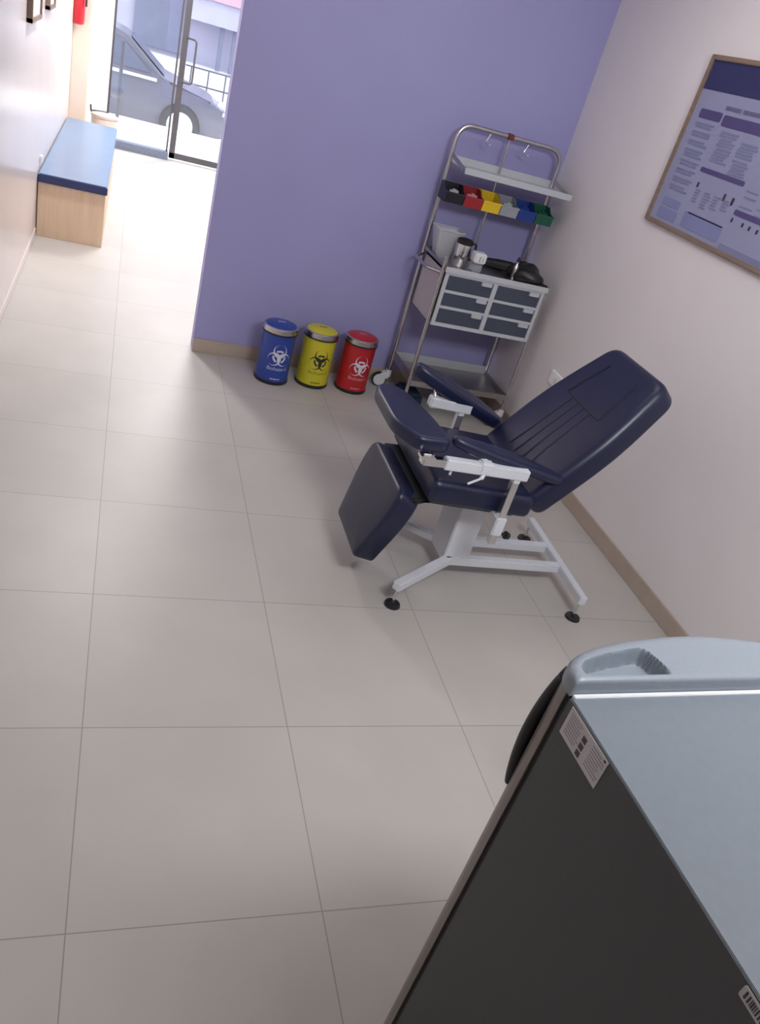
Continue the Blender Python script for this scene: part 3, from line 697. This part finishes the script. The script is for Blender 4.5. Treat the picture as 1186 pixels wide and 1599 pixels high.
# swing-over front arm pad
pts = round_poly([(.940, 1.33), (1.005, 1.215), (1.135, 1.215), (1.122, 1.40), (1.075, 1.60), (1.035, 1.655), (.965, 1.655), (.940, 1.60)], [.05, .025, .04, .15, .06, .03, .03, .04], 5)
MB().pad(pts, (0, 0, .752), (1, 0, 0), (0, 1, 0), (0, 0, 1), .058, .018, 5, dome=.006).build('swing_arm_pad', NAVY, ch, ang=70)
# near arm bar
def arm_bar(y, xa, xc, xb, z, near):
    MB().bar((xa, y, z), (xc+.02, y, z), .028, .030).build('chrome_arm', CHROME, ch, bevel=.002)
    MB().bar((xc, y, z), (xb, y, z-.010), .036, .042).build('arm_bar', WHITEM, ch, bevel=.003)
    MB().bar((xb-.04, y, z-.012), (xb-.04, y, z-.046), .030, .030, (1, 0, 0)).build('arm_socket', WHITEM, ch, bevel=.003)
    MB().bar((xb-.04, y, z-.03), (xb-.04, y, .352), .028, .028, (1, 0, 0)).build('arm_post', CHROME, ch, bevel=.002)
    MB().box((xb-.062, y-.02, .395), (xb-.018, y+.02, .475)).build('post_clamp', WHITEM, ch, bevel=.004)
    s = 1 if y < Y0 else -1
    MB().box((xb-.055, min(y, y+s*.12), .452), (xb-.025, max(y, y+s*.12), .468)).build('clamp_bracket', WHITEM, ch)
    k = MB().cyl((xb-.018, y, .40), (xb+.012, y, .392), .006).cyl((xb+.010, y-.0, .392), (xb+.026, y, .388), .017, .014, seg=10); k.build('clamp_knob', BLACKP, ch)
    if not near:
        MB().box((xa-.03, y-.022, z-.024), (xa+.012, y+.022, z+.024)).build('end_block', WHITEM, ch, bevel=.006)
        MB().cyl((xa-.01, y, z+.02), (xa-.01, y+.02, z+.05), .007).build('pad_stem', CHROME, ch)
        return
    MB().cyl((xc+.16, y, z+.005), (xc+.16, y+(.05 if near else 0), z+.052), .010, seg=14).build('pad_stem', WHITEM, ch)
    MB().box((xc+.135, y-.022, z-.024), (xc+.185, y+.022, z+.026)).build('sliding_collar', WHITEM, ch, bevel=.006)
    MB().cyl((xc+.16, y-.012, z-.022), (xc+.15, y-.02, z-.038), .008).cyl((xc+.15, y-.02, z-.036), (xc+.10, y-.03, z-.058), .0045).build('locking_lever', WHITEM, ch)
    MB().cyl((xc+.035, y, z-.018), (xc+.035, y, z-.045), .005).build('locking_pin', WHITEM, ch)
arm_bar(1.2, 1.035, 1.118, 1.457, .672, True)
arm_bar(1.76, 1.27, 1.243, 1.435, .660, False)
cl = MB().box((1.02, 1.185, .680), (1.075, 1.225, .694)).box((1.028, 1.19, .66), (1.040, 1.22, .684)).box((1.058, 1.19, .676), (1.068, 1.22, .70))
cl.cyl((1.03, 1.20, .69), (1.07, 1.20, .69), .010); cl.build('swing_clamp', CHROME, ch, bevel=.002)
# base frame
ZB = .100
fe = [(1.118, 1.225), (1.945, 1.200), (1.965, 1.785), (1.115, 1.790)]
col = MB()
col.box((1.372, Y0-.082, .085), (1.488, Y0+.082, .462)); col.build('column', WHITEM, ch, bevel=.004)
for y in (1.425, 1.578): MB().bar((1.38, y, ZB), (1.955, y, ZB), .036, .038).build('base_rail', WHITEM, ch, bevel=.003)
MB().bar((1.945, 1.185, ZB+.002), (1.965, 1.80, ZB+.002), .036, .038).build('rear_bar', WHITEM, ch, bevel=.003)
for y0, f in ((1.425, fe[0]), (1.578, fe[3])):
    d = (Vector((f[0], f[1], 0))-Vector((1.385, y0, 0))).normalized()
    MB().bar((1.40, y0, ZB), (f[0]+d.x*.018, f[1]+d.y*.018, ZB), .036, .038).build('front_leg', WHITEM, ch, bevel=.004)
for f in fe:
    g = MB().cyl((f[0], f[1], 0), (f[0], f[1], .010), .034, .031, seg=26).cyl((f[0], f[1], .010), (f[0], f[1], .02), .012, .009, seg=14).build('foot_pad', BLACKP, ch)
    MB().cyl((f[0], f[1], .012), (f[0], f[1], ZB), .0055, seg=12).build('levelling_screw', CHROME, g)
MB().bar((1.30, 1.47, .44), (1.40, 1.47, .455), .03, .02).bar((1.30, 1.53, .44), (1.40, 1.53, .455), .03, .02).build('tilt_bracket', BLACKP, ch)

# ------------------------------------------------------------------ refrigerator in the foreground
fr = thing('refrigerator', 'silver topped refrigerator with charcoal side panel in the near right corner', 'refrigerator', (.606, -.40, 0), math.radians(2.3))
HF, WF, DF = 1.17, .55, .54
MB().box((0, -DF, .03), (.006, 0, HF-.001)).box((WF-.006, -DF, .03), (WF, 0, HF-.001)).box((.006, -DF, .03), (WF-.006, -DF+.006, HF-.001)).box((.006, -.03, .03), (WF-.006, -.004, HF-.03)).build('side_panel', F_SIDE, fr, local=True)
MB().box((.0015, -DF, HF-.012), (WF-.0015, .0, HF+.001)).build('top_panel', F_TOP, fr, bevel=.001, local=True)
MB().box((.004, -.004, HF-.002), (WF-.004, .003, HF+.0045)).build('top_edge_highlight', WHITEP, fr, bevel=.001, local=True)  # highlight on the top edge, modelled as a thin white strip
MB().box((.004, -.002, .04), (WF-.004, .011, HF-.004)).build('door_gasket', GASKET, fr, local=True)
tab = [(0, .012), (.003, .028), (.010, .040), (.022, .052), (.040, .063), (.067, .074), (.11, .085), (.158, .093), (.22, .101), (.275, .104)]
def vf(u):
    u = min(u, WF-u)
    for (a, va), (b_, vb) in zip(tab, tab[1:]):
        if u <= b_: return va+(vb-va)*(u-a)/(b_-a)
    return tab[-1][1]
N_ = 70
us = [WF*(.5-.5*math.cos(PI*i/N_)) for i in range(N_+1)]
outl = [(u, vf(u)) for u in us]
dpts = [(0, .011)]+outl+[(WF, .011)]
d_ = MB().prism(dpts, (0, 0, 0), (1, 0, 0), (0, 1, 0), (0, 0, 1), .05, HF-.0).build('door', F_DOOR, fr, local=True)
# silver cap with a scooped grip
def sstep(a, b_, x):
    t_ = min(1, max(0, (x-a)/(b_-a))); return t_*t_*(3-2*t_)
def lerp(tb, x):
    if x <= tb[0][0]: return tb[0][1]
    for (a, va), (b_, vb) in zip(tb, tb[1:]):
        if x <= b_: return va+(vb-va)*(x-a)/(b_-a)
    return tb[-1][1]
cap = MB(); NU, NV = 300, 60; vb0 = .0035; CH = .030
rec_top = [(.016, .022), (.022, .034), (.035, .043), (.06, .052), (.095, .060), (.13, .066), (.150, .068), (.158, .060), (.164, .046), (.170, .024)]
grid = []
for i in range(NU+1):
    u = WF*i/NU; f_ = vf(u)+.002; row = []
    for k in range(NV+1):
        v = vb0+(f_-vb0)*k/NV
        ef = f_-v; eb = v-vb0; es = min(u, WF-u)
        def rnd(dist, r): 
            if dist >= r: return 0.
            q = 1-dist/r; return r*(1-math.sqrt(max(0, 1-q*q)))
        z = CH - .8*rnd(ef, .022) - .55*rnd(eb, .012) - .6*rnd(es, .016)
        # grip scoop
        if .014 < u < .175:
            top = lerp(rec_top, u)
            s1 = sstep(0, .007, top-v); s2 = sstep(.012, .022, v); s3 = sstep(.018, .045, u); s4 = sstep(0, .008, (.170-.1*max(0, v-.02))-u)
            dep = .030*s1*s2*s3*s4
            z -= dep
        row.append(cap.bm.verts.new((u, v, HF+max(z, .001))))
    grid.append(row)
for i in range(NU):
    for k in range(NV): cap.bm.faces.new((grid[i][k], grid[i+1][k], grid[i+1][k+1], grid[i][k+1]))
# skirt down to the door top
edge = [grid[i][0] for i in range(NU+1)]+[grid[NU][k] for k in range(1, NV+1)]+[grid[i][NV] for i in range(NU-1, -1, -1)]+[grid[0][k] for k in range(NV-1, 0, -1)]
low = [cap.bm.verts.new((v.co.x, v.co.y, HF-.0)) for v in edge]
for i in range(len(edge)):
    k = (i+1) % len(edge); cap.bm.faces.new((edge[i], edge[k], low[k], low[i]))
cap.build('door_cap', F_CAP, fr, local=True, ang=50)
# bow handle on the rounded left edge of the door
hp = []
for i in range(25):
    s_i = i/24; z = 1.165-.225*s_i; bow = .013*math.sin(PI*s_i)**.8
    hp.append((.017-.62*bow, .044+.78*bow, z))
MB().tube(hp, .009, 10).tube([(p_[0]+.016, p_[1]+.012, p_[2]) for p_ in hp], .009, 10).build('door_handle', BLACKP, fr, local=True)
# paper labels on the side panel
lb = MB().box((-.0012, -.108, 1.118), (.0002, -.012, 1.167)).build('rating_label', STICK, fr, local=True)
ql = random.Random(11)
for c0 in (-.012-.006, -.012-.062):
    q = MB()
    for k in range(8):
        q.box((-.0016, c0-ql.uniform(.022, .034), 1.126+k*.0048), (-.0011, c0, 1.1275+k*.0048))
    q.build('label_paragraph', STICKT, lb, local=True)
for z in (1.122, 1.1345, 1.147): MB().box((-.0017, -.062, z), (-.0011, -.053, z+.009)).build('label_icon', STICKD, lb, local=True)
q = MB(); q.box((-.0017, -.104, 1.1615), (-.0011, -.1, 1.1645))
q.build('label_icon', STICKD, lb, local=True)
lb = MB().prism(round_poly([(-.378, 1.1665), (-.378, 1.1495), (-.46, 1.1495), (-.46, 1.1665)], .003, 4), (0, 0, 0), (0, 1, 0), (0, 0, 1), (-1, 0, 0), 0, .0012).build('barcode_label', STICK, fr, local=True)
q = MB(); x = -.383
while x > -.455:
    wd = ql.uniform(.0008, .0026); q.box((-.0017, x-wd, 1.1535), (-.0011, x, 1.1635)); x -= wd+ql.uniform(.0008, .0022)
q.build('barcode', STICKD, lb, local=True)
for x, y in ((.05, -.05), (.5, -.05), (.05, -.49), (.5, -.49)): MB().cyl((x, y, 0), (x, y, .035), .02).build('foot', BLACKP, fr, local=True)
